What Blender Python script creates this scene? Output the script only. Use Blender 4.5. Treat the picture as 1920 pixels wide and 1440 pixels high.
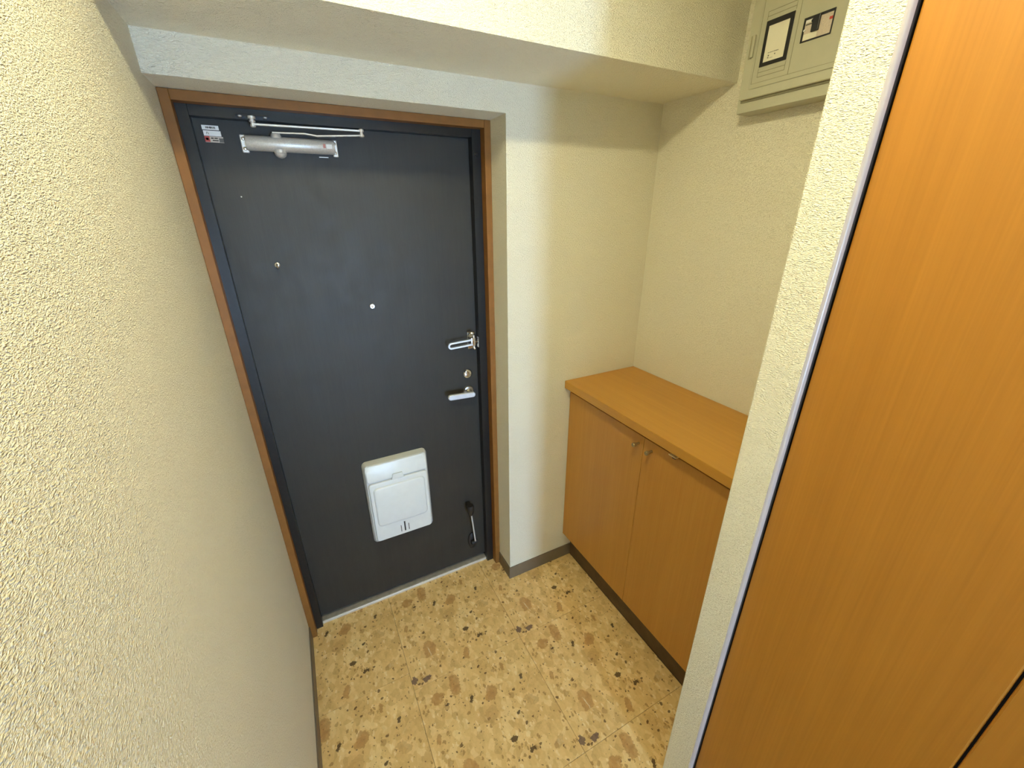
import bpy, bmesh, math, random
from mathutils import Vector, Matrix

for o in list(bpy.data.objects):
    bpy.data.objects.remove(o)
scene = bpy.context.scene
COL = scene.collection

# ------------------------------------------------------------------ camera
cam_data = bpy.data.cameras.new('camera')
cam_data.sensor_fit = 'HORIZONTAL'
cam_data.sensor_width = 36.0
cam_data.lens = 766.96 / 1920.0 * 36.0
cam_data.clip_start = 0.01
cam = bpy.data.objects.new('camera', cam_data)
COL.objects.link(cam)
_r = Vector((0.88721367, -0.46132984, -0.00516521))
_u = Vector((0.18210927, 0.33989582, 0.92266302))
_f = Vector((0.42389635, 0.81953988, -0.38557266))
cam.matrix_world = Matrix(((_r.x, _u.x, -_f.x, 0.2241), (_r.y, _u.y, -_f.y, -1.3898),
                           (_r.z, _u.z, -_f.z, 1.7315), (0, 0, 0, 1)))
scene.camera = cam

# ------------------------------------------------------------------ world, light levels, exposure
world = bpy.data.worlds.new('world')
scene.world = world
world.use_nodes = True
world.node_tree.nodes['Background'].inputs[0].default_value = (0.6, 0.5, 0.4, 1)
world.node_tree.nodes['Background'].inputs[1].default_value = 0.004
LAMP_RADIANCE = 300.0
LAMP_COLOUR = (1.0, 0.92, 0.56)
DAY_RADIANCE = 21.0
DAY_COLOUR = (0.50, 0.80, 1.28)
scene.view_settings.view_transform = 'Standard'
scene.view_settings.look = 'None'
scene.view_settings.gamma = 1.0
scene.view_settings.use_curve_mapping = False
scene.view_settings.exposure = 1.28
scene.cycles.max_bounces = 16
scene.cycles.diffuse_bounces = 10

# ------------------------------------------------------------------ layout (metres)
CEIL = 2.46          # ceiling height
D_REC = 0.118        # depth of the door recess
XR = 0.926           # right side of the recess
H_REC = 2.030        # top of the recess
Z_BEAM, Y_BEAM = 2.116, -0.3116
W = 1.608            # alcove side wall
X_HALL = 1.0         # hall right wall / end of partition
Y_PART0, Y_PART1 = -0.945, -1.0205
Y_END = -4.60        # far end of the hall behind the camera
Y_FRAME = 0.156      # face of the steel frame
Y_LEAF = 0.1925      # face of the door leaf
LAMP = (0.50, -0.98)

# ------------------------------------------------------------------ helpers
def P(o, label=None, cat=None, group=None, kind=None):
    if label: o['label'] = label
    if cat: o['category'] = cat
    if group: o['group'] = group
    if kind: o['kind'] = kind
    return o

ORIG = {}
def origin_of(o):
    return ORIG.get(o.name, Vector((0, 0, 0))) if o else Vector((0, 0, 0))

def thing(name, loc=(0, 0, 0), label=None, cat=None, kind=None, parent=None):
    o = bpy.data.objects.new(name, None)
    COL.objects.link(o)
    o.empty_display_size = 0.05
    po = origin_of(parent)
    o.location = Vector(loc) - po
    if parent: o.parent = parent
    ORIG[o.name] = Vector(loc)
    return P(o, label, cat, None, kind)

def obj(name, bm, mat, parent=None, smooth=False, label=None):
    """link a bmesh built in world coordinates as one mesh object"""
    off = origin_of(parent)
    bmesh.ops.translate(bm, vec=-off, verts=bm.verts)
    bmesh.ops.recalc_face_normals(bm, faces=bm.faces)
    me = bpy.data.meshes.new(name)
    bm.to_mesh(me); bm.free()
    me.materials.append(mat)
    if smooth:
        for p in me.polygons: p.use_smooth = True
        try:
            me.set_sharp_from_angle(angle=math.radians(38))
        except Exception:
            pass
    o = bpy.data.objects.new(name, me)
    COL.objects.link(o)
    if parent: o.parent = parent
    ORIG[o.name] = off
    if label: o['label'] = label
    return o

def B():
    return bmesh.new()

def box(bm, x0, x1, y0, y1, z0, z1, bev=0.0, seg=2):
    vs = [bm.verts.new((x, y, z)) for x in (x0, x1) for y in (y0, y1) for z in (z0, z1)]
    idx = [(0, 1, 3, 2), (4, 6, 7, 5), (0, 4, 5, 1), (2, 3, 7, 6), (0, 2, 6, 4), (1, 5, 7, 3)]
    fs = [bm.faces.new([vs[i] for i in f]) for f in idx]
    if bev > 0:
        es = list({e for f in fs for e in f.edges})
        bmesh.ops.bevel(bm, geom=es, offset=bev, segments=seg, affect='EDGES', profile=0.5)
    return bm

def prism(bm, pts, axis, a, b, bev=0.0):
    """extrude a 2-D polygon along an axis: 'x' -> (y,z), 'y' -> (x,z), 'z' -> (x,y)"""
    def mk(p, t):
        return {'x': (t, p[0], p[1]), 'y': (p[0], t, p[1]), 'z': (p[0], p[1], t)}[axis]
    A = [bm.verts.new(mk(p, a)) for p in pts]
    Bv = [bm.verts.new(mk(p, b)) for p in pts]
    n = len(pts)
    fs = [bm.faces.new(A), bm.faces.new(Bv[::-1])]
    for i in range(n):
        fs.append(bm.faces.new((A[i], Bv[i], Bv[(i + 1) % n], A[(i + 1) % n])))
    if bev > 0:
        es = list({e for f in fs[:2] for e in f.edges})
        bmesh.ops.bevel(bm, geom=es, offset=bev, segments=2, affect='EDGES', profile=0.5)
    return bm

def rrect(x0, x1, z0, z1, r, n=5):
    pts = []
    for cx, cz, a0 in ((x1 - r, z1 - r, 0), (x0 + r, z1 - r, 90), (x0 + r, z0 + r, 180), (x1 - r, z0 + r, 270)):
        for k in range(n + 1):
            a = math.radians(a0 + 90 * k / n)
            pts.append((cx + r * math.cos(a), cz + r * math.sin(a)))
    return pts

def loft(bm, sections, cap0=True, cap1=True):
    """sections: lists of equal-length 3-D loops"""
    rows = [[bm.verts.new(p) for p in s] for s in sections]
    n = len(rows[0])
    for a, b in zip(rows, rows[1:]):
        for i in range(n):
            bm.faces.new((a[i], a[(i + 1) % n], b[(i + 1) % n], b[i]))
    if cap0: bm.faces.new(rows[0][::-1])
    if cap1: bm.faces.new(rows[-1])
    return bm

def cyl(bm, p0, p1, r0, r1=None, n=20, caps=True):
    r1 = r0 if r1 is None else r1
    return lathe(bm, p0, p1, [(0, r0), (1, r1)], n, caps)

def lathe(bm, p0, p1, prof, n=20, caps=True):
    """revolve profile (t, radius) about the axis p0 -> p1; t in 0..1"""
    p0, p1 = Vector(p0), Vector(p1)
    d = p1 - p0
    w = d.normalized()
    a = Vector((0, 0, 1)) if abs(w.z) < 0.9 else Vector((1, 0, 0))
    u = w.cross(a).normalized(); v = w.cross(u)
    secs = []
    for t, r in prof:
        r = max(r, 1e-5)
        secs.append([p0 + d * t + u * (r * math.cos(2 * math.pi * k / n)) + v * (r * math.sin(2 * math.pi * k / n)) for k in range(n)])
    return loft(bm, secs, caps, caps)

def ball(bm, c, r, n=16, m=10, sx=1, sy=1, sz=1):
    prof = []
    secs = []
    for j in range(1, m):
        a = math.pi * j / m
        secs.append([Vector((c[0] + sx * r * math.sin(a) * math.cos(2 * math.pi * k / n),
                             c[1] + sy * r * math.sin(a) * math.sin(2 * math.pi * k / n),
                             c[2] - sz * r * math.cos(a))) for k in range(n)])
    return loft(bm, secs)

def tube(bm, pts, r, n=10):
    """tube through points, constant frames by parallel transport"""
    pts = [Vector(p) for p in pts]
    secs = []
    prev = None
    for i, p in enumerate(pts):
        t = (pts[min(i + 1, len(pts) - 1)] - pts[max(i - 1, 0)]).normalized()
        if prev is None:
            a = Vector((0, 0, 1)) if abs(t.z) < 0.9 else Vector((1, 0, 0))
            u = t.cross(a).normalized()
        else:
            u = (prev - t * prev.dot(t)).normalized()
        prev = u
        v = t.cross(u)
        secs.append([p + u * (r * math.cos(2 * math.pi * k / n)) + v * (r * math.sin(2 * math.pi * k / n)) for k in range(n)])
    return loft(bm, secs)

def bar(bm, pts, w, t):
    """flat bar (width w horizontal across the run, thickness t vertical) through points"""
    pts = [Vector(p) for p in pts]
    secs = []
    for i, p in enumerate(pts):
        d = (pts[min(i + 1, len(pts) - 1)] - pts[max(i - 1, 0)]).normalized()
        s = d.cross(Vector((0, 0, 1))).normalized() * (w / 2)
        u = Vector((0, 0, 1)) * (t / 2)
        secs.append([p + s + u, p - s + u, p - s - u, p + s - u])
    return loft(bm, secs)

# ------------------------------------------------------------------ materials
class NT:
    def __init__(self, name):
        self.m = bpy.data.materials.new(name)
        self.m.use_nodes = True
        self.t = self.m.node_tree
        self.b = self.t.nodes['Principled BSDF']
    def n(self, kind, **kw):
        nd = self.t.nodes.new(kind)
        for k, v in kw.items():
            setattr(nd, k, v)
        return nd
    def l(self, a, b):
        self.t.links.new(a, b)
    def set(self, sock, v):
        if hasattr(v, 'is_output') or isinstance(v, bpy.types.NodeSocket):
            self.l(v, sock)
        else:
            sock.default_value = v
    def math(self, op, a, b=None, c=None, clamp=False):
        nd = self.n('ShaderNodeMath', operation=op); nd.use_clamp = clamp
        self.set(nd.inputs[0], a)
        if b is not None: self.set(nd.inputs[1], b)
        if c is not None: self.set(nd.inputs[2], c)
        return nd.outputs[0]
    def vmath(self, op, a, b=None):
        nd = self.n('ShaderNodeVectorMath', operation=op)
        self.set(nd.inputs[0], a)
        if b is not None: self.set(nd.inputs[1], b)
        return nd.outputs['Value'] if op in ('LENGTH', 'DOT_PRODUCT', 'DISTANCE') else nd.outputs[0]
    def coord(self):
        return self.n('ShaderNodeTexCoord').outputs['Object']
    def noise(self, vec, scale, detail=2.0, rough=0.5, dist=0.0):
        nd = self.n('ShaderNodeTexNoise')
        self.l(vec, nd.inputs['Vector'])
        nd.inputs['Scale'].default_value = scale
        nd.inputs['Detail'].default_value = detail
        nd.inputs['Roughness'].default_value = rough
        nd.inputs['Distortion'].default_value = dist
        return nd.outputs['Fac'], nd.outputs['Color']
    def ramp(self, fac, stops, interp='LINEAR'):
        nd = self.n('ShaderNodeValToRGB')
        nd.color_ramp.interpolation = interp
        e = nd.color_ramp.elements
        while len(e) < len(stops): e.new(0.5)
        for el, (p, c) in zip(e, stops):
            el.position = p
            el.color = (*c, 1) if len(c) == 3 else c
        self.set(nd.inputs[0], fac)
        return nd.outputs[0]
    def mix(self, fac, a, b):
        nd = self.n('ShaderNodeMix', data_type='RGBA')
        self.set(nd.inputs[0], fac)
        self.set(nd.inputs[6], a if not isinstance(a, tuple) else (*a, 1)[:4])
        self.set(nd.inputs[7], b if not isinstance(b, tuple) else (*b, 1)[:4])
        return nd.outputs[2]
    def bump(self, h, strength, dist, normal=None):
        nd = self.n('ShaderNodeBump')
        nd.inputs['Strength'].default_value = strength
        nd.inputs['Distance'].default_value = dist
        self.l(h, nd.inputs['Height'])
        if normal is not None: self.l(normal, nd.inputs['Normal'])
        return nd.outputs[0]
    def base(self, c, rough=0.5, metal=0.0, spec=None):
        self.set(self.b.inputs['Base Color'], c if not isinstance(c, tuple) else (*c, 1)[:4])
        self.b.inputs['Roughness'].default_value = rough
        self.b.inputs['Metallic'].default_value = metal
        if spec is not None: self.b.inputs['Specular IOR Level'].default_value = spec
        return self

def plain(name, c, rough=0.5, metal=0.0, var=0.06, scale=40, bump=0.0, spec=None):
    t = NT(name)
    f, _ = t.noise(t.coord(), scale, 3)
    lo = tuple(max(0, v * (1 - var)) for v in c); hi = tuple(min(1, v * (1 + var)) for v in c)
    t.base(t.ramp(f, [(0.3, lo), (0.7, hi)]), rough, metal, spec)
    if bump:
        t.l(t.bump(f, bump, 0.001), t.b.inputs['Normal'])
    return t.m

def wallpaper(name, c):
    """embossed vinyl wallcovering: short, wavy horizontal ridges"""
    t = NT(name)
    co = t.coord()
    sc = t.vmath('MULTIPLY', co, (1.0, 1.0, 2.3))
    f1, _ = t.noise(sc, 125, 2.0, 0.5, 0.4)
    f2, _ = t.noise(sc, 330, 1.0, 0.5, 0.2)
    ridge = t.math('ABSOLUTE', t.math('SUBTRACT', f1, 0.5))
    ridge = t.math('MULTIPLY', ridge, 3.2, clamp=True)
    h = t.math('ADD', ridge, t.math('MULTIPLY', f2, 0.6))
    f3, _ = t.noise(co, 3.0, 2)
    t.base(t.ramp(f3, [(0.3, tuple(v * 0.985 for v in c)), (0.7, tuple(min(1, v * 1.01) for v in c))]), 0.62, 0, 0.3)
    t.l(t.bump(h, 1.0, 0.0032), t.b.inputs['Normal'])
    return t.m

def wood(name, axis, light, dark, rough=0.38, scale=1.0):
    """straight-grained cherry-tone veneer, grain along the axis"""
    t = NT(name)
    co = t.coord()
    st = {'x': (0.035, 1, 1), 'y': (1, 0.035, 1), 'z': (1, 1, 0.035)}[axis]
    v = t.vmath('MULTIPLY', co, tuple(s * scale for s in st))
    f1, _ = t.noise(v, 55, 3, 0.55)
    st2 = {'x': (0.012, 1, 1), 'y': (1, 0.012, 1), 'z': (1, 1, 0.012)}[axis]
    v2 = t.vmath('MULTIPLY', co, tuple(s * scale for s in st2))
    f2, _ = t.noise(v2, 260, 2, 0.55)
    f3, _ = t.noise(v, 7, 2, 0.5)
    f = t.math('ADD', t.math('MULTIPLY', f1, 0.35), t.math('ADD', t.math('MULTIPLY', f2, 0.35), t.math('MULTIPLY', f3, 0.30)))
    t.base(t.ramp(f, [(0.34, dark), (0.66, light)]), rough, 0, 0.45)
    t.l(t.bump(f2, 0.10, 0.0005), t.b.inputs['Normal'])
    return t.m

M = {}
M['wall'] = wallpaper('cream_wallpaper', (0.905, 0.860, 0.690))
M['ceil'] = wallpaper('cream_ceiling_paper', (0.905, 0.860, 0.690))
M['closet'] = wood('closet_veneer', 'z', (0.425, 0.180, 0.018), (0.345, 0.139, 0.011), 0.44)
M['cab'] = wood('cabinet_veneer', 'z', (0.50, 0.245, 0.045), (0.42, 0.190, 0.030), 0.40)
M['cabtop'] = wood('cabinet_top_veneer', 'y', (0.52, 0.260, 0.040), (0.44, 0.210, 0.028), 0.36)
M['casing'] = plain('casing_brown', (0.220, 0.093, 0.018), 0.45, 0, 0.08, 30, 0.0, 0.3)
M['kick'] = plain('kick_dark_brown', (0.095, 0.055, 0.022), 0.5, 0, 0.35, 14)
M['base'] = plain('baseboard_vinyl_grey', (0.155, 0.120, 0.078), 0.45)
M['metal'] = plain('satin_silver', (0.66, 0.66, 0.66), 0.3, 1.0, 0.03)
M['silver_paint'] = plain('silver_hammer_paint', (0.60, 0.58, 0.54), 0.38, 0.35, 0.22, 700, 0.15)
M['armmetal'] = plain('pale_arm_metal', (0.72, 0.70, 0.66), 0.35, 0.55, 0.05)
M['chrome'] = plain('chrome', (0.80, 0.81, 0.83), 0.14, 1.0, 0.02)
M['nickel'] = plain('brushed_nickel', (0.62, 0.60, 0.55), 0.28, 1.0, 0.03)
M['lever'] = plain('lever_aluminium', (0.74, 0.77, 0.82), 0.42, 0.65, 0.03)
M['brass'] = plain('pale_brass', (0.82, 0.66, 0.36), 0.35, 0.25, 0.05)
M['knob'] = plain('knob_beige_lacquer', (0.40, 0.29, 0.13), 0.22, 0.55, 0.05)
M['rubber'] = plain('dark_rubber', (0.011, 0.008, 0.006), 0.6, 0, 0.2)
M['black'] = plain('black_plastic', (0.012, 0.011, 0.012), 0.35, 0, 0.2)
M['plastic'] = plain('mailbox_ivory_plastic', (0.66, 0.685, 0.675), 0.32, 0, 0.02)
M['panel'] = plain('breaker_ivory_plastic', (0.47, 0.455, 0.33), 0.45, 0, 0.02)
M['panel2'] = plain('breaker_door_plastic', (0.45, 0.435, 0.315), 0.42, 0, 0.02)
M['recess'] = plain('latch_recess_shade', (0.30, 0.27, 0.17), 0.6, 0, 0.05)  # darker than the cover, carries the shade inside the latch slot
M['groove'] = plain('breaker_groove_grey', (0.20, 0.18, 0.11), 0.6, 0, 0.05)
M['card'] = plain('paper_card', (0.74, 0.70, 0.55), 0.5, 0, 0.02)
M['ink'] = plain('grey_ink', (0.12, 0.11, 0.09), 0.6, 0, 0.1)
M['paper'] = plain('white_paper_sticker', (0.78, 0.77, 0.74), 0.5, 0, 0.03)
M['pinkpaper'] = plain('faded_pink_label', (0.56, 0.47, 0.38), 0.5, 0, 0.12, 300)
M['red'] = plain('red_mark', (0.45, 0.045, 0.03), 0.4, 0, 0.05)
M['redfade'] = plain('faded_red_label', (0.50, 0.20, 0.15), 0.45, 0, 0.3, 900)
M['steel'] = plain('sill_stainless', (0.46, 0.43, 0.37), 0.42, 0.35, 0.10, 60)
M['bead'] = plain('edge_profile_grey', (0.42, 0.37, 0.35), 0.28, 0, 0.02)
M['dark'] = plain('gap_shade_and_print_dark', (0.03, 0.022, 0.015), 0.8, 0, 0.1)  # dark tone for the closet gap's shade and for sticker print
M['sub'] = plain('subfloor_grey', (0.10, 0.075, 0.045), 0.8)
M['hallfloor'] = wood('hall_floor_wood', 'y', (0.45, 0.26, 0.10), (0.36, 0.19, 0.07), 0.3)
M['white'] = plain('white_enamel', (0.8, 0.8, 0.78), 0.35)

# dark steel door with a faint vertical wood-grain emboss
t = NT('door_dark_vinyl')
co = t.coord()
v = t.vmath('MULTIPLY', co, (1, 1, 0.05))
f1, _ = t.noise(v, 330, 3, 0.6)
f2, _ = t.noise(co, 5, 3, 0.6)
f3, _ = t.noise(v, 60, 2, 0.5)
f = t.math('ADD', t.math('MULTIPLY', f1, 0.4), t.math('ADD', t.math('MULTIPLY', f2, 0.3), t.math('MULTIPLY', f3, 0.3)))
t.base(t.ramp(f, [(0.3, (0.0205, 0.0185, 0.0150)), (0.7, (0.033, 0.030, 0.0245))]), 0.46, 0, 0.36)
sc_, _ = t.noise(co, 14, 4, 0.65)
t.l(t.ramp(sc_, [(0.35, (0.52,) * 3), (0.75, (0.44,) * 3)]), t.b.inputs['Roughness'])
t.l(t.bump(f1, 0.22, 0.0006), t.b.inputs['Normal'])
M['door'] = t.m
t = NT('door_frame_gloss_paint')
f, _ = t.noise(t.coord(), 90, 2)
t.base(t.ramp(f, [(0.3, (0.010, 0.010, 0.0105)), (0.7, (0.014, 0.014, 0.0145))]), 0.30, 0, 0.42)
t.l(t.bump(f, 0.08, 0.0005), t.b.inputs['Normal'])
M['frame'] = t.m

# ---- floor tile print (marble-chip vinyl), the same print on every tile
TP = 0.474                     # tile pitch
TX0, TY0, TSHIFT = 0.345, -0.303, 0.073   # a seam in x, a seam in y, shift of the first column
t = NT('marble_chip_tile')
co = t.coord()
sep = t.n('ShaderNodeSeparateXYZ'); t.l(co, sep.inputs[0])
fx, fy = sep.outputs[0], sep.outputs[1]
first = t.math('LESS_THAN', fx, TX0)
uu = t.math('FLOORED_MODULO', t.math('SUBTRACT', fx, TX0), TP)
vv = t.math('FLOORED_MODULO', t.math('SUBTRACT', t.math('SUBTRACT', fy, TY0), t.math('MULTIPLY', first, TSHIFT)), TP)
cmb = t.n('ShaderNodeCombineXYZ'); t.l(uu, cmb.inputs[0]); t.l(vv, cmb.inputs[1])
uv = cmb.outputs[0]
_, wc = t.noise(uv, 26, 3, 0.6)
warp = t.vmath('MULTIPLY', t.vmath('SUBTRACT', wc, (0.5, 0.5, 0.5)), (0.022, 0.022, 0))
_, wc2 = t.noise(uv, 110, 2, 0.6)
warp2 = t.vmath('MULTIPLY', t.vmath('SUBTRACT', wc2, (0.5, 0.5, 0.5)), (0.010, 0.010, 0))
uw = t.vmath('ADD', t.vmath('ADD', uv, warp), warp2)

def vor(vec, scale, feature='F1', rnd=1.0):
    nd = t.n('ShaderNodeTexVoronoi', feature=feature)
    t.l(vec, nd.inputs['Vector'])
    nd.inputs['Scale'].default_value = scale
    nd.inputs['Randomness'].default_value = rnd
    return nd
# ground mass: mottled tan with pale and brown flakes
g1, _ = t.noise(uv, 9, 4, 0.6)
g2, _ = t.noise(t.vmath('MULTIPLY', uw, (1.0, 0.6, 1)), 75, 4, 0.7)
ground = t.ramp(t.math('ADD', t.math('MULTIPLY', g1, 0.35), t.math('MULTIPLY', g2, 0.65)),
                [(0.34, (0.470, 0.297, 0.106)), (0.45, (0.672, 0.454, 0.185)), (0.56, (0.795, 0.554, 0.241)), (0.70, (0.950, 0.739, 0.381))])
vc = vor(uw, 17)
cellr = t.n('ShaderNodeSeparateColor'); t.l(vc.outputs['Color'], cellr.inputs[0])
flake = t.ramp(cellr.outputs[0], [(0.0, (0.896, 0.672, 0.325)), (0.30, (0.806, 0.566, 0.246)), (0.62, (0.739, 0.510, 0.213)), (0.86, (0.650, 0.437, 0.174)), (1.0, (0.538, 0.336, 0.123))])
colr = t.mix(0.40, ground, flake)
vc2 = vor(t.vmath('MULTIPLY', uw, (1.0, 0.7, 1)), 52)
cell2 = t.n('ShaderNodeSeparateColor'); t.l(vc2.outputs['Color'], cell2.inputs[0])
flake2 = t.ramp(cell2.outputs[0], [(0.0, (0.950, 0.773, 0.414)), (0.35, (0.806, 0.571, 0.246)), (0.75, (0.717, 0.493, 0.202)), (1.0, (0.493, 0.302, 0.112))])
colr = t.mix(0.42, colr, flake2)
# pale splinters
uvl = t.vmath('MULTIPLY', uw, (1.0, 0.45, 1))
vl = vor(uvl, 95)
sl = t.n('ShaderNodeSeparateColor'); t.l(vl.outputs['Color'], sl.inputs[0])
lightm = t.math('MULTIPLY', t.math('GREATER_THAN', sl.outputs[1], 0.84), t.math('LESS_THAN', vl.outputs['Distance'], 0.40))
colr = t.mix(t.math('MULTIPLY', lightm, 0.55), colr, (0.92, 0.76, 0.46))

def specks(colr, scale, prob, rad, col, strength, chan=0, stretch=(1, 1, 1)):
    vv_ = vor(t.vmath('MULTIPLY', uw, stretch), scale)
    s = t.n('ShaderNodeSeparateColor'); t.l(vv_.outputs['Color'], s.inputs[0])
    rr = t.math('MULTIPLY', s.outputs[(chan + 1) % 3], rad)
    m = t.math('MULTIPLY', t.math('GREATER_THAN', s.outputs[chan], 1 - prob),
               t.math('LESS_THAN', vv_.outputs['Distance'], rr))
    return t.mix(t.math('MULTIPLY', m, strength), colr, col)
colr = specks(colr, 42, 0.15, 0.50, (0.46, 0.265, 0.095), 0.65, 0)
colr = specks(colr, 110, 0.20, 0.52, (0.36, 0.195, 0.060), 0.72, 1, (1, 0.6, 1))
colr = specks(colr, 80, 0.05, 0.46, (0.13, 0.065, 0.022), 0.85, 2)
colr = specks(colr, 200, 0.07, 0.50, (0.18, 0.095, 0.034), 0.8, 0, (0.8, 1, 1))

# the larger chips of the print: (u, v, half length, half width, angle, colour)
BR = (0.46, 0.235, 0.075); DK = (0.080, 0.044, 0.018); PU = (0.17, 0.105, 0.080); TN = (0.50, 0.305, 0.115)
chips = [(0.104, 0.138, 0.044, 0.034, 95, BR), (0.150, 0.420, 0.046, 0.024, 80, BR), (0.238, 0.258, 0.036, 0.030, 60, TN),
         (0.238, 0.045, 0.030, 0.017, 65, BR), (0.075, 0.401, 0.030, 0.026, 20, BR), (0.012, 0.035, 0.020, 0.016, 40, PU),
         (0.276, 0.149, 0.017, 0.012, 25, DK), (0.319, 0.095, 0.016, 0.010, -10, DK), (0.266, 0.328, 0.034, 0.028, 70, BR),
         (0.060, 0.020, 0.024, 0.013, 10, PU), (0.100, 0.365, 0.012, 0.006, 10, DK), (0.395, 0.235, 0.030, 0.022, 120, TN),
         (0.400, 0.330, 0.014, 0.007, 70, DK), (0.415, 0.070, 0.026, 0.014, 30, TN), (0.345, 0.400, 0.022, 0.009, 100, BR),
         (0.190, 0.340, 0.013, 0.008, 40, DK), (0.330, 0.215, 0.010, 0.007, 10, DK), (0.036, 0.270, 0.018, 0.010, 60, BR)]
inner, _ = t.noise(uw, 60, 3, 0.65)
uc = t.vmath('ADD', uw, t.vmath('MULTIPLY', warp2, (0.9, 0.9, 0)))
for i, (cu, cv, a, b, ang, col) in enumerate(chips):
    mp = t.n('ShaderNodeMapping', vector_type='TEXTURE')
    t.l(uc, mp.inputs['Vector'])
    mp.inputs['Location'].default_value = (cu, cv, 0)
    mp.inputs['Rotation'].default_value = (0, 0, math.radians(ang))
    ks = 0.70 if col == PU else 0.86
    mp.inputs['Scale'].default_value = (a * ks, b * ks, 1)
    sp = t.n('ShaderNodeSeparateXYZ'); t.l(mp.outputs[0], sp.inputs[0])
    k1 = (0.55, -0.45, 0.7, -0.65)[i % 4]; k2 = (0.9, 0.75, 1.0, 0.85)[i % 4]
    ax, ay = t.math('ABSOLUTE', sp.outputs[0]), t.math('ABSOLUTE', sp.outputs[1])
    sk = t.math('ABSOLUTE', t.math('MULTIPLY_ADD', sp.outputs[0], k1, t.math('MULTIPLY', sp.outputs[1], k2)))
    sk2 = t.math('MULTIPLY_ADD', sp.outputs[0], 0.8, t.math('MULTIPLY', sp.outputs[1], -0.7))
    d = t.math('MAXIMUM', t.math('MAXIMUM', ax, ay), t.math('MAXIMUM', sk, sk2))
    m = t.math('MULTIPLY', t.math('SUBTRACT', 1.0, d), 9, clamp=True)
    lo = tuple(c * 0.80 for c in col); hi = tuple(min(1, c * 1.18) for c in col)
    colr = t.mix(t.math('MULTIPLY', m, 0.72 if col == BR else (0.5 if col == TN else 0.9)), colr, t.ramp(inner, [(0.35, lo), (0.65, hi)]))
# white vein in the leaf-shaped chip
mp = t.n('ShaderNodeMapping', vector_type='TEXTURE'); t.l(uw, mp.inputs['Vector'])
mp.inputs['Location'].default_value = (0.098, 0.125, 0); mp.inputs['Rotation'].default_value = (0, 0, math.radians(100))
mp.inputs['Scale'].default_value = (0.026, 0.0028, 1)
m = t.math('MULTIPLY', t.math('SUBTRACT', 1.02, t.vmath('LENGTH', mp.outputs[0])), 6, clamp=True)
colr = t.mix(m, colr, (0.72, 0.60, 0.38))
t.base(colr, 0.42, 0, 0.4)
t.l(t.bump(g2, 0.06, 0.0006), t.b.inputs['Normal'])
M['tile'] = t.m

def emitter(name, colour, strength):
    t = NT(name)
    f, _ = t.noise(t.coord(), 4, 2)
    t.base((0.8, 0.8, 0.8), 0.4)
    t.b.inputs['Emission Color'].default_value = (*colour, 1)
    t.b.inputs['Emission Strength'].default_value = strength
    return t.m
M['lamp'] = emitter('lamp_glow', LAMP_COLOUR, LAMP_RADIANCE)
M['daypane'] = emitter('daylit_frosted_glass', DAY_COLOUR, DAY_RADIANCE)

# ------------------------------------------------------------------ room shell
def struct(name, bm, mat, label, smooth=False, parent=None):
    o = obj(name, bm, mat, parent, smooth)
    P(o, label, None, None, 'structure')
    return o

wl = struct('wall_left', box(B(), -0.12, 0.0, Y_END - 0.12, 0.26, -0.06, CEIL + 0.12), M['wall'],
            'cream embossed wallpaper wall on the left of the entrance')
wf = struct('wall_front', prism(B(), [(0, H_REC), (XR, H_REC), (XR, -0.06), (W + 0.12, -0.06), (W + 0.12, CEIL + 0.12), (0, CEIL + 0.12)], 'y', 0.0, 0.26),
            M['wall'], 'cream wallpaper wall around the dark entrance door')
wr = struct('wall_right', box(B(), W, W + 0.12, Y_PART0, 0.0, -0.06, CEIL + 0.12), M['wall'],
            'cream wall above the shoe cabinet in the alcove')
bm = B()
prism(bm, [(X_HALL + 0.003, Y_PART0), (W + 0.12, Y_PART0), (W + 0.12, Y_PART1), (X_HALL, Y_PART1), (X_HALL, Y_PART0 - 0.003)], 'z', -0.06, CEIL + 0.12)
wp = struct('wall_partition', bm, M['wall'], 'end of cream embossed partition wall between cabinet alcove and closet door')
# wall on past the closet, with the opening for the folding door
CL0, CL1, CLZ = Y_PART1 - 0.0075, -1.758, 2.30
prism_pts = [(Y_PART1, CLZ + 0.02), (CL1 - 0.02, CLZ + 0.02), (CL1 - 0.02, -0.06), (Y_END, -0.06), (Y_END, CEIL + 0.12), (Y_PART1, CEIL + 0.12)]
wh = struct('wall_right', prism(B(), prism_pts, 'x', X_HALL, X_HALL + 0.12), M['wall'],
            'cream hall wall around and beyond the closet door')
# hall end wall with a door opening at right
we = struct('wall_back', prism(B(), [(-0.0, -0.06), (0.30, -0.06), (0.30, 2.06), (0.99, 2.06), (0.99, -0.06), (X_HALL + 0.12, -0.06), (X_HALL + 0.12, CEIL + 0.12), (0.0, CEIL + 0.12)], 'y', Y_END - 0.12, Y_END),
            M['wall'], 'cream wall at the far end of the hall')
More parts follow.
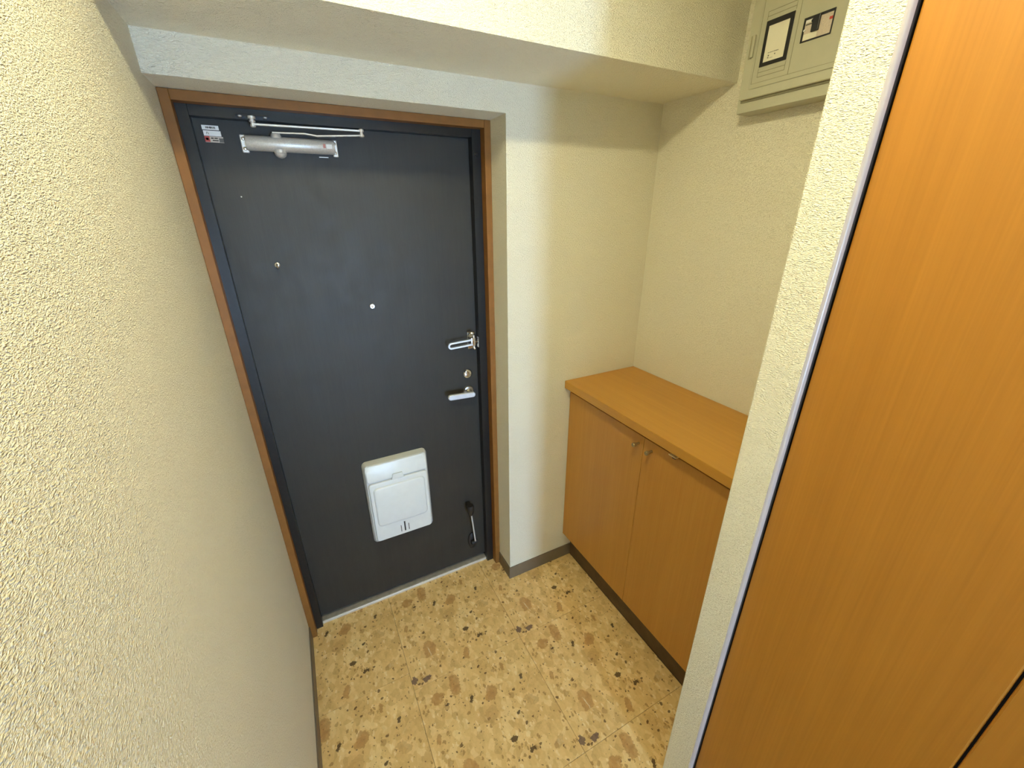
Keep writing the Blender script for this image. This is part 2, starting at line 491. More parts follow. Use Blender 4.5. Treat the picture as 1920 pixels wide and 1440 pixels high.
# ceiling with a round hole for the downlight
bm = B()
N = 32; RH = 0.072
x0, x1, y0, y1 = 0.0, W, Y_END, 0.0
ring = [bm.verts.new((LAMP[0] + RH * math.cos(2 * math.pi * k / N), LAMP[1] + RH * math.sin(2 * math.pi * k / N), CEIL)) for k in range(N)]
outer = []
for k in range(N):
    a = 2 * math.pi * k / N
    dx, dy = math.cos(a), math.sin(a)
    s = 0.16 / max(abs(dx), abs(dy))
    outer.append(bm.verts.new((LAMP[0] + dx * s, LAMP[1] + dy * s, CEIL)))
for k in range(N):
    bm.faces.new((ring[k], outer[k], outer[(k + 1) % N], ring[(k + 1) % N]))
def quad(a, b, c, d):
    bm.faces.new([bm.verts.new((a, c, CEIL)), bm.verts.new((b, c, CEIL)), bm.verts.new((b, d, CEIL)), bm.verts.new((a, d, CEIL))])
lx0, lx1, ly0, ly1 = LAMP[0] - 0.16, LAMP[0] + 0.16, LAMP[1] - 0.16, LAMP[1] + 0.16
quad(x0, x1, y0, ly0); quad(x0, x1, ly1, y1); quad(x0, lx0, ly0, ly1); quad(lx1, x1, ly0, ly1)
ext = bmesh.ops.extrude_face_region(bm, geom=list(bm.faces))
bmesh.ops.translate(bm, vec=(0, 0, 0.12), verts=[g for g in ext['geom'] if isinstance(g, bmesh.types.BMVert)])
struct('ceiling', bm, M['ceil'], 'cream papered ceiling of the entrance and hall')
struct('trim_1', box(B(), 0.0, W, Y_BEAM, 0.0, Z_BEAM, CEIL), M['wall'],
       'cream papered ceiling beam running above the entrance door')

# floor: bed, tiles, step up to the hall
Y_STEP = -1.251
fl = struct('floor', box(B(), 0.0, W, Y_STEP, 0.26, -0.06, -0.005), M['sub'], 'beige marble-chip tiled entrance floor')
g = 0.0005
def tile(poly):
    # inset polygon edges by the joint and ease the arris
    cx = sum(p[0] for p in poly) / len(poly); cy = sum(p[1] for p in poly) / len(poly)
    bm = B()
    prism(bm, poly, 'z', -0.006, 0.0)
    top = [f for f in bm.faces if all(v.co.z > -0.001 for v in f.verts)]
    es = list({e for f in top for e in f.edges})
    bmesh.ops.bevel(bm, geom=es, offset=0.0007, segments=1, affect='EDGES')
    return obj('floor_tile', bm, M['tile'], fl)
YT = 0.172
cols = [(0.0, TX0, TSHIFT), (TX0, TX0 + TP, 0.0), (TX0 + TP, 1.292, 0.0)]
for ci, (ca, cb, sh) in enumerate(cols):
    ys = [YT] + [y for y in (TY0 + sh + TP, TY0 + sh, TY0 + sh - TP, TY0 + sh - 2 * TP) if y < YT - 0.01 and y > Y_STEP + 0.02] + [Y_STEP]
    for ya, yb in zip(ys, ys[1:]):
        a, b = ca + g, cb - g
        hi, lo = ya - g, yb + g
        if ci == 2:
            if hi > 0:      # stops at the wall front beside the recess
                tile([(a, lo), (b, lo), (b, -g), (XR - g, -g), (XR - g, hi), (a, hi)])
            elif lo < Y_PART0:
                tile([(a, lo), (X_HALL - g, lo), (X_HALL - g, Y_PART0 + g), (b, Y_PART0 + g), (b, hi), (a, hi)])
            else:
                tile([(a, lo), (b, lo), (b, hi), (a, hi)])
        else:
            tile([(a, lo), (b, lo), (b, hi), (a, hi)])
hf = struct('floor', box(B(), 0.0, X_HALL, Y_END - 0.12, Y_STEP - 0.06, -0.06, 0.05), M['hallfloor'], 'brown wooden hall floor behind the entrance step')
struct('trim_2', box(B(), 0.0, X_HALL, Y_STEP - 0.06, Y_STEP, -0.06, 0.052, 0.004), M['casing'], 'brown wooden nosing of the entrance step')

# baseboards
BZ = 0.072
struct('baseboard_left', box(B(), 0.0, 0.006, Y_STEP, D_REC - 0.001, 0.0, BZ, 0.0015), M['base'], 'thin grey baseboard along the left wall')
bm = B()
prism(bm, [(XR, D_REC - 0.001), (XR - 0.005, D_REC - 0.001), (XR - 0.005, -0.005), (1.2925, -0.005), (1.2925, 0.0), (XR, 0.0)], 'z', 0.0, BZ, 0.001)
struct('baseboard_front', bm, M['base'], 'grey baseboard wrapping the corner beside the entrance door')

# ------------------------------------------------------------------ door casing and steel frame
CW = 0.0245
def mitre_casing():
    root = thing('trim_3', (XR / 2, D_REC, 0), 'brown wooden casing around the dark entrance door', None, 'structure')
    obj('side_casing', box(B(), 0.0005, CW, D_REC, Y_FRAME, 0.0, H_REC - 0.001, 0.0015), M['casing'], root)
    obj('side_casing', box(B(), XR - CW, XR - 0.0005, D_REC, Y_FRAME, 0.0, H_REC - 0.001, 0.0015), M['casing'], root)
    obj('head_casing', box(B(), CW, XR - CW, D_REC + 0.0015, Y_FRAME, H_REC - 0.0255, H_REC - 0.001, 0.0015), M['casing'], root)
mitre_casing()
FX0, FX1, FZ = 0.051, 0.869, 1.979
fr = thing('trim_4', (XR / 2, Y_FRAME, 0), 'glossy dark steel frame of the entrance door', None, 'structure')
# rebated profiles: wide stop in front, narrow part beside the leaf edge
obj('frame_jamb', prism(B(), [(0.001, Y_FRAME), (FX0, Y_FRAME), (FX0, Y_LEAF - 0.003), (0.041, Y_LEAF - 0.003), (0.041, 0.25), (0.001, 0.25)], 'z', 0.0, H_REC - 0.002, 0.0012), M['frame'], fr)
obj('frame_jamb', prism(B(), [(FX1, Y_FRAME), (XR - 0.001, Y_FRAME), (XR - 0.001, 0.25), (0.879, 0.25), (0.879, Y_LEAF - 0.003), (FX1, Y_LEAF - 0.003)], 'z', 0.0, H_REC - 0.002, 0.0012), M['frame'], fr)
obj('frame_head', prism(B(), [(Y_FRAME, FZ), (Y_LEAF - 0.003, FZ), (Y_LEAF - 0.003, FZ + 0.012), (0.25, FZ + 0.012), (0.25, H_REC - 0.002), (Y_FRAME, H_REC - 0.002)], 'x', FX0, FX1, 0.0012), M['frame'], fr)
obj('rubber_bumper', lathe(B(), (0.882, Y_FRAME, 1.926), (0.882, Y_FRAME - 0.006, 1.926), [(0, 0.007), (0.6, 0.007), (1, 0.004)], 16), M['black'], fr, True, 'small black rubber bumper')
obj('strike_plate', box(B(), FX1 - 0.0025, FX1, 0.1595, 0.1755, 1.203, 1.249, 0.001), M['chrome'], fr, False, 'chrome keeper plate of the door guard')
obj('keeper_pin', lathe(B(), (FX1 - 0.002, 0.167, 1.229), (0.852, 0.163, 1.229), [(0, 0.0035), (0.55, 0.0035), (0.6, 0.006), (0.9, 0.006), (1, 0.003)], 14), M['chrome'], fr, True)
sill = thing('trim_5', (XR / 2, 0.18, 0), 'stainless steel sill under the entrance door', None, 'structure')
obj('sill_plate', prism(B(), [(0.1735, -0.003), (0.1735, 0.010), (0.176, 0.0125), (0.250, 0.014), (0.250, -0.003)], 'x', FX0 + 0.0005, FX1 - 0.0005), M['steel'], sill)
obj('sill_nosing', box(B(), FX0 + 0.0005, FX1 - 0.0005, 0.1715, 0.1745, -0.003, 0.0115, 0.0012), M['armmetal'], sill)

# ------------------------------------------------------------------ entrance door
dr = thing('door_1', (0.46, Y_LEAF, 0), 'dark grey entrance door with closer, lever handle and white mail box', None, 'structure')
leaf = obj('leaf', box(B(), 0.043, 0.877, Y_LEAF, 0.235, 0.030, 1.988, 0.001), M['door'], dr)

# mail receiver box
def section(y, x0, x1, z0, z1, r):
    return [Vector((px, y, pz)) for px, pz in rrect(x0, x1, z0, z1, r)]
mb = obj('mail_box', loft(B(), [section(Y_LEAF, .327, .602, .350, .770, .020), section(.178, .327, .602, .350, .770, .020),
                               section(.152, .334, .592, .372, .766, .020), section(.149, .338, .588, .376, .762, .018)]),
         M['plastic'], dr, True, 'ivory plastic mail box')
def rounded_slab(x0, x1, z0, z1, r, yb, yf, e):
    """a slab facing -y with rounded arris of size e"""
    s = [section(yb, x0, x1, z0, z1, r)]
    for k in range(4):
        a = math.pi / 2 * k / 3
        i = e * (1 - math.cos(a))
        s.append(section(yf + e - e * math.sin(a), x0 + i, x1 - i, z0 + i, z1 - i, max(r - i, 0.002)))
    return loft(B(), s)
lid = rounded_slab(.335, .591, .692, .768, .010, .160, .1385, .005)
for v_ in lid.verts:          # the lid leans back towards its top
    if v_.co.y < .159:
        v_.co.y += (v_.co.z - .692) * .20
obj('mail_lid', lid, M['plastic'], mb, True)
fp = obj('mail_front', rounded_slab(.338, .588, .381, .6850, .014, .160, .1375, .006), M['plastic'], mb, True)
obj('mail_bulge', rounded_slab(.352, .574, .462, .664, .020, .1400, .1300, .0085), M['plastic'], mb, True)
obj('finger_notch', prism(B(), [(.434, .6855), (.488, .6855), (.481, .7105), (.441, .7105)], 'y', .1420, .1350, 0.0012), M['plastic'], mb)
for dx, hw, hz, zc in ((0, .0030, .026, .4245), (-.0172, .0014, .0175, .4165), (.0172, .0014, .0175, .4165)):
    obj('vent_slot', box(B(), .4635 + dx - hw, .4635 + dx + hw, .1369, .1380, zc - hz, zc + hz), M['black'], mb)

# lever handle
hd = obj('handle_rose', lathe(B(), (0.8205, Y_LEAF, 0.9985), (0.8205, Y_LEAF - 0.012, 0.9985), [(0, .0255), (.5, .0255), (.85, .023), (1, .018)], 32), M['nickel'], dr, True, 'round nickel handle rose')
obj('handle_neck', lathe(B(), (0.8205, Y_LEAF - 0.010, 0.9985), (0.8205, 0.146, 1.0), [(0, .0135), (.3, .0105), (1, .0105)], 24), M['nickel'], hd, True)
lv = []
for (y, i) in ((.150, .002), (.148, 0), (.139, 0), (.1365, .0022)):
    lv.append([Vector((px, y, pz - 0.05 * (px - 0.77) * 1.0)) for px, pz in rrect(.7105 + i, .8345 - i, .9905 + i, 1.0145 - i, .0119 - i, 8)])
obj('handle_lever', loft(B(), lv), M['lever'], hd, True, 'pale aluminium lever')
# thumb turn
tt = obj('thumb_turn_plate', lathe(B(), (0.8215, Y_LEAF, 1.0815), (0.8215, Y_LEAF - 0.010, 1.0815), [(0, .0215), (.4, .0215), (.8, .019), (1, .015)], 28), M['chrome'], dr, True, 'round chrome thumb turn')
ang = math.radians(128)
c, s = math.cos(ang), math.sin(ang)
bm = box(B(), -.0150, .0150, Y_LEAF - .026, Y_LEAF - .008, -.0055, .0055, .003, 3)
bmesh.ops.rotate(bm, cent=(0, 0, 0), matrix=Matrix.Rotation(-ang, 3, 'Y'), verts=bm.verts)
bmesh.ops.translate(bm, vec=(.8140, 0, 1.0900), verts=bm.verts)
obj('thumb_turn_grip', bm, M['chrome'], tt, True)

# U-shaped door guard
gy = 0.152
path = []
zc, xr_, x_l, hh = 1.2315, 0.836, 0.7425, 0.0103
for k in range(13):
    a = math.pi / 2 + math.pi * k / 12
    path.append((x_l + hh * math.cos(a), gy, zc + hh * math.sin(a)))
path = [(xr_, gy, zc + hh)] + path + [(xr_, gy, zc - hh)]
path = [(x, y, z + 0.045 * (x - 0.79)) for x, y, z in path]
gd = obj('door_guard', box(B(), .829, .862, Y_LEAF - .004, Y_LEAF, 1.193, 1.268, .0015), M['chrome'], dr, False, 'chrome U-shaped door guard')
secs = []
pts = [Vector(p) for p in path]
for i, p in enumerate(pts):
    d = (pts[min(i + 1, len(pts) - 1)] - pts[max(i - 1, 0)]).normalized()
    nrm = d.cross(Vector((0, 1, 0))).normalized() * .0034
    yv = Vector((0, .0040, 0))
    secs.append([p + nrm + yv, p - nrm + yv, p - nrm - yv, p + nrm - yv])
obj('guard_bar', loft(B(), secs), M['lever'], gd, True)
obj('guard_hinge_block', box(B(), .829, .850, .150, Y_LEAF - .003, 1.216, 1.252, .003), M['chrome'], gd, True)
obj('guard_barrel', cyl(B(), (.844, .156, 1.204), (.844, .156, 1.262), .0058, n=18), M['chrome'], gd, True)
obj('guard_latch_knob', ball(B(), (.8375, .156, 1.2715), .0085, 16, 10, 1.45, 1.0, 0.85), M['nickel'], gd, True)
obj('guard_latch_knob', ball(B(), (.846, .154, 1.2035), .0062), M['chrome'], gd, True)

# door viewer and small stud
dv = obj('door_viewer', lathe(B(), (.4602, Y_LEAF, 1.4154), (.4602, Y_LEAF - .006, 1.4154), [(0, .0098), (.6, .0098), (1, .0075), (1, .0055), (.6, .0045)], 24), M['chrome'], dr, True, 'round chrome door viewer')
obj('viewer_lens', ball(B(), (.4602, Y_LEAF - .0032, 1.4154), .0050), M['chrome'], dv, True)
st = obj('screw_stud', lathe(B(), (.1811, Y_LEAF, 1.5786), (.1811, Y_LEAF - .004, 1.5786), [(0, .008), (.7, .008), (1, .006)], 18), M['nickel'], dr, True, 'small nickel hook stud')
obj('stud_hook', tube(B(), [(.1811, Y_LEAF - .003, 1.5810), (.1811, Y_LEAF - .013, 1.5825), (.1811, Y_LEAF - .018, 1.578), (.1811, Y_LEAF - .014, 1.572), (.1811, Y_LEAF - .0175, 1.5685)], .0026, 8), M['nickel'], st, True)
for (px, pz, r) in ((.1255, 1.781, .0020),):
    obj('screw_hole', lathe(B(), (px, Y_LEAF, pz), (px, Y_LEAF - .001, pz), [(0, r), (1, r * .7)], 10), M['paper'], dr, True)

# stickers on the upper left of the leaf
def sticker(x0, x1, z0, z1, mat, lab, marks):
    s = obj('sticker', box(B(), x0, x1, Y_LEAF - .0005, Y_LEAF, z0, z1), mat, dr, False, lab)
    for (a, b, c_, d_, m) in marks:
        w_, h_ = x1 - x0, z1 - z0
        obj('print_mark', box(B(), x0 + a * w_, x0 + b * w_, Y_LEAF - .0008, Y_LEAF - .0004, z0 + c_ * h_, z0 + d_ * h_), m, s)
ink = M['ink']
mk = [(.22 + .075 * k, .22 + .075 * k + w, .28, .74, ink) for k, w in enumerate((.05, .06, .035, .06, .05, .05, .06, .05))]
mk += [(.28, .60, .45, .55, ink), (.46, .53, .30, .72, ink)]
sticker(.0695, .1095, 1.9525, 1.9635, M['paper'], 'white sticker with a line of print', mk)
mk = [(.17, .19, .25, .60, ink), (.19, .21, .45, .75, ink), (.21, .23, .60, .82, ink), (.26, .285, .35, .70, ink), (.285, .305, .25, .45, ink)]
sticker(.0705, .1120, 1.9375, 1.9505, M['paper'], 'white sticker with a small check mark', mk)
mk = [(.0, .27, .05, 1.0, M['red']), (.06, .20, .35, .75, M['pinkpaper']), (.34, .48, .60, .80, M['dark']), (.52, .70, .62, .80, M['dark']), (.40, .72, .25, .42, M['dark']), (.76, 1.0, .05, .75, M['ink'])]
sticker(.0705, .1150, 1.9215, 1.9365, M['pinkpaper'], 'faded red and brown sticker', mk)

# door closer
CZ, CY = 1.9225, 0.166
cl = obj('door_closer', lathe(B(), (.170, CY, CZ), (.408, CY, CZ), [(0, .0185), (.01, .0200), (.99, .0200), (1, .0185)], 28), M['silver_paint'], dr, True, 'silver door closer body')
for x0, x1 in ((.156, .1745), (.4045, .4195)):
    br = obj('closer_flange', box(B(), x0, x1, Y_LEAF - .007, Y_LEAF, CZ - .0235, CZ + .0235, .0025, 2), M['armmetal'], cl)
    for dz in (-.013, .013):
        obj('flange_screw', lathe(B(), ((x0 + x1) / 2 - .001, Y_LEAF - .007, CZ + dz), ((x0 + x1) / 2 - .001, Y_LEAF - .0095, CZ + dz), [(0, .0050), (.6, .0050), (1, .0035)], 14), M['nickel'], cl, True)
obj('closer_saddle', box(B(), .172, .406, CY + .004, Y_LEAF, CZ - .017, CZ + .017), M['silver_paint'], cl)
obj('pinion_cap', lathe(B(), (.2545, CY - .004, CZ - .014), (.2545, CY - .004, CZ - .037), [(0, .0165), (.40, .0165), (.42, .0155), (.46, .0150), (.48, .0165), (.75, .0135), (.92, .008), (1, .002)], 24), M['silver_paint'], cl, True)
obj('pinion_cap', lathe(B(), (.2505, CY - .004, CZ + .015), (.2505, CY - .004, CZ + .0275), [(0, .0150), (.5, .0145), (.85, .0125), (1, .0115)], 24), M['armmetal'], cl, True)
obj('closer_arm', bar(B(), [(.243, CY - .004, 1.9515), (.262, CY - .006, 1.9515), (.328, .148, 1.9520), (.345, .145, 1.9500), (.362, .142, 1.9475), (.490, .116, 1.9535)], .014, .0034), M['armmetal'], cl)
obj('closer_link', bar(B(), [(.198, .138, 1.9655), (.486, .116, 1.9655)], .012, .0042), M['armmetal'], cl)
obj('elbow_joint', lathe(B(), (.4865, .116, 1.9490), (.4865, .116, 1.9720), [(0, .004), (.08, .0075), (.30, .0075), (.32, .0050), (.62, .0050), (.64, .0075), (.90, .0075), (1, .004)], 18), M['armmetal'], cl, True)
obj('shoe_pivot', lathe(B(), (.198, .138, 1.9580), (.198, .138, 1.9850), [(0, .004), (.05, .0070), (.25, .0070), (.27, .0055), (.45, .0055), (.47, .0080), (.62, .0080), (.64, .0055), (.75, .0055), (.77, .0100), (1, .0100)], 18), M['armmetal'], cl, True)
obj('frame_shoe', box(B(), .160, .243, .1290, Y_FRAME, 1.9850, 1.9880, .0008), M['frame'], cl)
for px in (.1704, .2323):
    obj('shoe_screw', lathe(B(), (px, .139, 1.9850), (px, .139, 1.9815), [(0, .0050), (.6, .0050), (1, .0030)], 14), M['armmetal'], cl, True)
bm = box(B(), .3740, .3810, -.0003, .0003, -.0055, .0055)
bmesh.ops.translate(bm, vec=(0, CY - .0200, CZ + .001), verts=bm.verts)
obj('closer_label', bm, M['redfade'], cl)
obj('closer_label', box(B(), .3835, .3995, CY - .0204, CY - .0198, CZ - .006, CZ + .006), M['paper'], cl)
obj('model_mark', box(B(), .362, .389, Y_LEAF - .0006, Y_LEAF, 1.8965, 1.8985), M['armmetal'], cl)

# kick-down door stop folded up
ds = obj('door_stop_base', lathe(B(), (.801, Y_LEAF, .147), (.801, Y_LEAF - .012, .147), [(0, 1), (.5, 1), (.9, .85), (1, .6)], 24), M['rubber'], dr, True, 'folded door stop with dark rubber foot')
for v_ in ds.data.vertices:
    off = ORIG[dr.name]
    v_.co.x = (v_.co.x + off.x - .801) * .0235 + .801 - off.x
    v_.co.z = (v_.co.z + off.z - .147) * .0500 + .147 - off.z
obj('stop_rod', tube(B(), [(.8085, .164, .160), (.8000, .160, .250), (.7905, .156, .352)], .0042, 12), M['lever'], ds, True)
obj('stop_hinge', cyl(B(), (.789, .171, .150), (.822, .171, .150), .0105, n=16), M['rubber'], ds, True)
obj('stop_foot', lathe(B(), (.7895, .1565, .340), (.7880, .1560, .402), [(0, .0070), (.10, .0110), (.35, .0170), (.85, .0180), (1, .0150)], 20), M['rubber'], ds, True)
obj('stop_catch', box(B(), .776, .796, .168, Y_LEAF, .376, .402, .002), M['rubber'], ds)

# ------------------------------------------------------------------ shoe cabinet
CX, CT, CTH, DX = 1.208, 1.042, 0.0346, 1.238
CY1 = Y_PART0 + 0.002
cab = thing('shoe_cabinet', ((DX + W) / 2, -0.47, 0), 'low cherry-brown shoe cabinet with two doors in the alcove', 'cabinet')
obj('carcass', box(B(), DX + 0.019, W - 0.001, CY1, -0.0015, 0.150, CT - CTH), M['cab'], cab)
obj('worktop', box(B(), CX, W - 0.001, CY1, -0.0012, CT - CTH, CT, 0.0012), M['cabtop'], cab, False, 'flat cherry-brown top')
obj('kick_board', box(B(), 1.293, 1.309, CY1, -0.0015, 0.0, 0.150), M['kick'], cab, False, 'dark brown recessed plinth')
YM = -0.468
DZ0, DZ1 = 0.166, 0.982
d1 = obj('cabinet_door', box(B(), DX, DX + 0.018, YM + 0.001, -0.004, DZ0, DZ1, 0.0012), M['cab'], cab)
d2 = obj('cabinet_door', box(B(), DX, DX + 0.018, CY1 + 0.003, YM - 0.001, DZ0, DZ1, 0.0012), M['cab'], cab)
def knob(d, y, z):
    obj('knob', lathe(B(), (DX, y, z), (DX - .030, y, z), [(0, .0050), (.25, .0048), (.50, .0062), (.72, .0082), (.94, .0082), (1, .0070)], 18), M['knob'], d, True, 'small beige round knob')
knob(d1, -0.4445, .9470)
knob(d2, -0.5090, .9470)
obj('door_catch', box(B(), DX - .016, DX + .017, -.6235, -.5925, DZ1 + .003, DZ1 + .008, .0012), M['brass'], cab, False, 'small pale brass catch')
obj('catch_shadow_block', box(B(), DX - .007, DX - .0005, -.6150, -.6010, DZ1 - .007, DZ1 + .0035, .001), M['rubber'], cab)  # dark block standing in for the shadow under the catch

# ------------------------------------------------------------------ breaker panel
def X(d): return W - d
bp = thing('breaker_panel', (W, -0.55, 2.012), 'ivory plastic electrical breaker panel high on the alcove wall', 'breaker panel')
PY0, PY1, PZ0, PZ1 = -0.740, -0.3715, 2.012, 2.352
def xrect(y0, y1, z0, z1, r, x):
    return [Vector((x, a, b)) for a, b in rrect(y0, y1, z0, z1, r, 4)]
obj('back_frame', loft(B(), [xrect(PY0, PY1, PZ0, PZ1, .006, X(0)), xrect(PY0, PY1, PZ0, PZ1, .006, X(.056)), xrect(PY0 + .002, PY1 - .002, PZ0 + .002, PZ1 - .002, .005, X(.060))]), M['panel'], bp, True)
obj('shadow_groove', box(B(), X(.0625), X(.059), PY0 + .012, PY1 - .012, PZ0 + .028, PZ1 - .012), M['groove'], bp)
cv = obj('cover', loft(B(), [xrect(PY0 + .008, PY1 - .009, PZ0 + .034, PZ1 - .008, .006, X(.0615)), xrect(PY0 + .008, PY1 - .009, PZ0 + .034, PZ1 - .008, .006, X(.0675)), xrect(PY0 + .010, PY1 - .011, PZ0 + .036, PZ1 - .010, .005, X(.0700))]), M['panel'], bp, True)
# opening door in the cover
ps = obj('panel_door', loft(B(), [xrect(PY0 + .030, -.4090, 2.0690, 2.3200, .004, X(.0690)), xrect(PY0 + .030, -.4090, 2.0690, 2.3200, .004, X(.0715)), xrect(PY0 + .0312, -.4102, 2.0702, 2.3188, .003, X(.0727))]), M['panel2'], bp, True)
XF = .0727
def line(y0, y1, z0, z1, m=None, p=None, d=XF, h=.0003):
    return obj('groove_line', box(B(), X(d + h), X(d - .0004), y0, y1, z0, z1), m or M['groove'], p or ps)
line(-.5235, -.5225, 2.0820, 2.316)
line(-.700, -.4150, 2.0812, 2.0819)
line(-.4158, -.4150, 2.0819, 2.316)
for z in (2.0945, 2.1055, 2.2350, 2.2460):
    line(-.5100, -.4310, z, z + .0011)
line(-.4315, -.4307, 2.0945, 2.1160); line(-.5106, -.5098, 2.0945, 2.1160)
line(-.4315, -.4307, 2.2280, 2.2470); line(-.5106, -.5098, 2.2280, 2.2470)
# card window with black frame
def ring_x(y0, y1, z0, z1, wl_, wr_, wb, wt, d0, d1):
    bm = B()
    o_ = [(y0, z0), (y1, z0), (y1, z1), (y0, z1)]
    i_ = [(y0 + wl_, z0 + wb), (y1 - wr_, z0 + wb), (y1 - wr_, z1 - wt), (y0 + wl_, z1 - wt)]
    V = [[bm.verts.new((X(d), *p)) for p in ps_] for d in (d0, d1) for ps_ in (o_, i_)]
    for k in range(4):
        n = (k + 1) % 4
        bm.faces.new((V[2][k], V[2][n], V[3][n], V[3][k]))
        bm.faces.new((V[0][k], V[0][n], V[2][n], V[2][k]))
        bm.faces.new((V[1][k], V[1][n], V[3][n], V[3][k]))
    return bm
cw = obj('card_window', ring_x(-.5100, -.4325, 2.1184, 2.2244, .0100, .0085, .0090, .0125, XF - .0004, XF + .0022), M['black'], ps, False, 'black framed card window')
obj('circuit_card', box(B(), X(XF + .0006), X(XF - .0003), -.5015, -.4395, 2.1260, 2.2135), M['card'], ps)
rnd = random.Random(4)
y = -.4520
for k in range(9):
    w_ = .0018 + rnd.random() * .0012
    obj('card_print', box(B(), X(XF + .0008), X(XF + .0004), y - w_, y, 2.1470, 2.1490), M['ink'], ps)
    y -= .0034
for (a, b, c_, d_) in ((-.4565, -.4530, 2.1395, 2.1430), (-.4560, -.4525, 2.1350, 2.1375), (-.4745, -.4715, 2.1400, 2.1430), (-.4680, -.4590, 2.1345, 2.1352)):
    obj('card_print', box(B(), X(XF + .0008), X(XF + .0004), a, b, c_, d_), M['ink'], ps)
# main breaker seen through its own window
mw = obj('breaker_window', ring_x(-.6145, -.5400, 2.1448, 2.1976, .0025, .0045, .0030, .0055, XF - .0004, XF + .0020), M['black'], ps, False, 'black framed breaker window')
obj('breaker_face', box(B(), X(XF + .0005), X(XF - .0003), -.6120, -.5445, 2.1478, 2.1935), M['pinkpaper'], ps)
obj('breaker_label', box(B(), X(XF + .0008), X(XF + .0004), -.5610, -.5450, 2.1860, 2.1930), M['paper'], ps)
obj('breaker_label', box(B(), X(XF + .0009), X(XF + .0004), -.5625, -.5460, 2.1805, 2.1835), M['ink'], ps)
obj('breaker_label', box(B(), X(XF + .0009), X(XF + .0004), -.5790, -.5450, 2.1490, 2.1620), M['card'], ps)
obj('breaker_lever', box(B(), X(XF + .0060), X(XF), -.5820, -.5640, 2.1620, 2.1960, .0012), M['black'], ps)
obj('breaker_lever', cyl(B(), (X(XF), -.5655, 2.1860), (X(XF + .0058), -.5655, 2.1860), .0040, n=16), M['black'], ps, True)
obj('test_button', lathe(B(), (X(XF), -.5455, 2.1705), (X(XF + .0035), -.5455, 2.1705), [(0, .0026), (.7, .0026), (1, .0018)], 14), M['paper'], ps, True)
obj('reset_mark', box(B(), X(XF + .0010), X(XF + .0004), -.6115, -.6035, 2.1765, 2.1825), M['red'], ps)
# finger latch at the edge of the cover
obj('latch_recess_patch', box(B(), X(.0706), X(.0696), -.4000, -.3885, 2.1480, 2.2040), M['recess'], cv)  # flat patch, slot depth suggested by shade in its colour
obj('latch', box(B(), X(.0775), X(.0700), -.4050, -.3965, 2.1495, 2.2035, .0018), M['panel'], cv)

# ------------------------------------------------------------------ closet folding door, corner bead
struct('trim_6', loft(B(), [[Vector((px, py, z)) for px, py in ((X_HALL + .0005, Y_PART1), (X_HALL + .0008, Y_PART1 - .0012), (X_HALL + .0024, Y_PART1 - .0042), (X_HALL + .0055, Y_PART1 - .0060), (X_HALL + .0115, Y_PART1 - .0066), (X_HALL + .0140, Y_PART1 - .0050), (X_HALL + .0140, Y_PART1))] for z in (0.0, CLZ + 0.02)]), M['bead'],
       'grey vertical edge profile beside the closet door', True)
struct('trim_7', box(B(), X_HALL + .014, X_HALL + .060, Y_PART1 - .0045, Y_PART1, 0.0, CLZ + .02), M['dark'], 'recessed jamb behind the closet door edge, coloured dark as the gap shade')  # shade of the gap put into the strip's colour
cd = thing('door_2', (X_HALL + .03, -1.39, 0), 'cherry-brown wooden folding closet door on the right', None, 'structure')
XW = X_HALL + 0.0215
YS = -1.3892
obj('door_panel', box(B(), XW, XW + .030, YS + .0016, Y_PART1 - .0070, 0.060, CLZ, .0030), M['closet'], cd)
obj('door_panel', box(B(), XW, XW + .030, CL1, YS - .0016, 0.060, CLZ, .0030), M['closet'], cd)
obj('door_track', box(B(), XW, XW + .030, CL1, Y_PART1 - .005, CLZ + .004, CLZ + .018), M['metal'], cd)
struct('trim_8', box(B(), X_HALL + .005, X_HALL + .060, CL1 - .019, CL1 - .003, 0.0, CLZ + .02), M['bead'], 'pale jamb on the far side of the closet door')
struct('wall_closet', box(B(), X_HALL + .060, W + .12, CL1 - .10, CL1 - .02, -0.06, CEIL), M['wall'], 'side wall inside the closet')

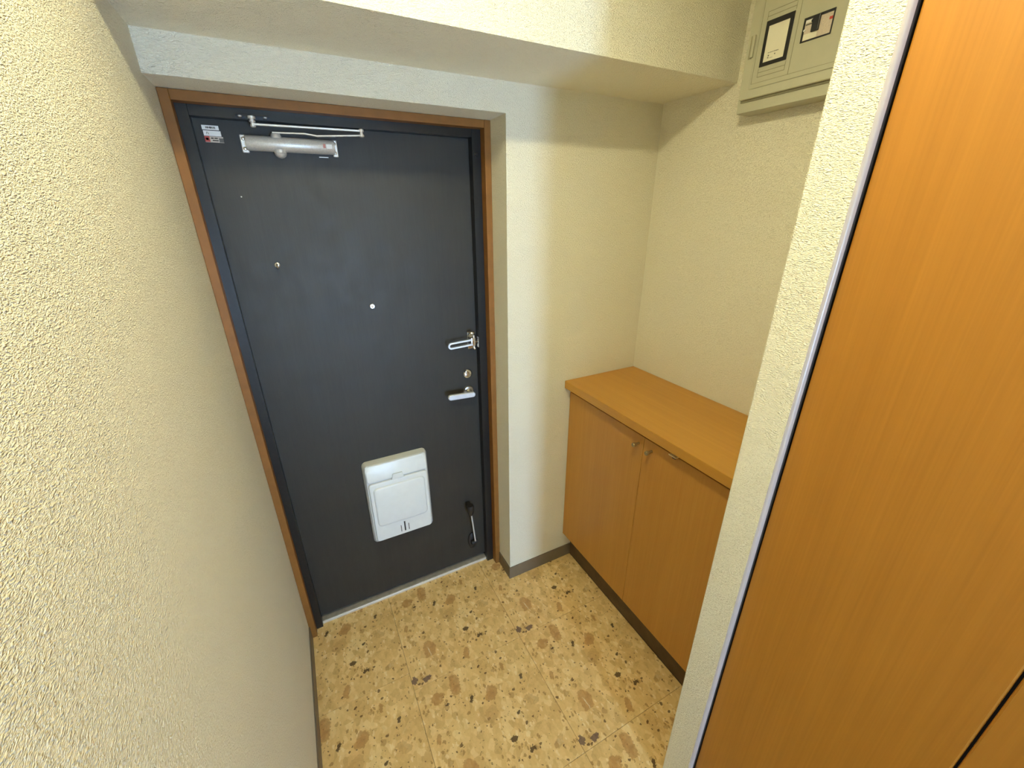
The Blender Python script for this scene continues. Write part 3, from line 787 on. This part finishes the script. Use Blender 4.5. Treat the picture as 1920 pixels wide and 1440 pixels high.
# ------------------------------------------------------------------ ceiling downlight
dl = thing('ceiling_downlight', (LAMP[0], LAMP[1], CEIL), 'round recessed downlight in the entrance ceiling', 'lamp')
L0, L1 = LAMP
obj('trim_ring', lathe(B(), (L0, L1, CEIL - .004), (L0, L1, CEIL + .001), [(0, .071), (0, .086), (.6, .088), (1, .088), (1, .0705)], 36, False), M['white'], dl, True)
obj('reflector_can', lathe(B(), (L0, L1, CEIL - .001), (L0, L1, CEIL + .11), [(0, .0705), (.6, .066), (1, .045), (1, .0)], 36, False), M['white'], dl, True)
obj('bulb', ball(B(), (L0, L1, CEIL + .012), .040, 16, 10, 1, 1, .80), M['lamp'], dl, True)
obj('bulb_socket', cyl(B(), (L0, L1, CEIL + .052), (L0, L1, CEIL + .108), .018), M['white'], dl, True)

# ------------------------------------------------------------------ glazed room door at the hall end (daylight)
gd3 = thing('door_3', (0.645, Y_END - .05, 0.05), 'brown room door with tall frosted daylit glass at the hall end', None, 'structure')
DXa, DXb, DZa, DZb = 0.305, 0.985, 0.055, 2.055
GX0, GX1, GZ0, GZ1 = 0.50, 0.95, 0.18, 1.55
obj('door_stile', box(B(), DXa, GX0, Y_END - .07, Y_END - .035, DZa, DZb), M['cab'], gd3)
obj('door_stile', box(B(), GX1, DXb, Y_END - .07, Y_END - .035, DZa, DZb), M['cab'], gd3)
obj('door_rail', box(B(), GX0, GX1, Y_END - .07, Y_END - .035, DZa, GZ0), M['cab'], gd3)
obj('door_rail', box(B(), GX0, GX1, Y_END - .07, Y_END - .035, GZ1, DZb), M['cab'], gd3)
obj('glass_pane', box(B(), GX0, GX1, Y_END - .058, Y_END - .050, GZ0, GZ1), M['daypane'], gd3)
hk = obj('lever_rose', lathe(B(), (.345, Y_END - .035, 1.0), (.345, Y_END - .027, 1.0), [(0, .024), (1, .022)], 20), M['nickel'], gd3, True)
obj('lever', box(B(), .335, .450, Y_END - .003, Y_END + .009, .990, 1.010, .004), M['nickel'], hk)
obj('lever_neck', cyl(B(), (.345, Y_END - .028, 1.0), (.345, Y_END + .003, 1.0), .009), M['nickel'], hk, True)
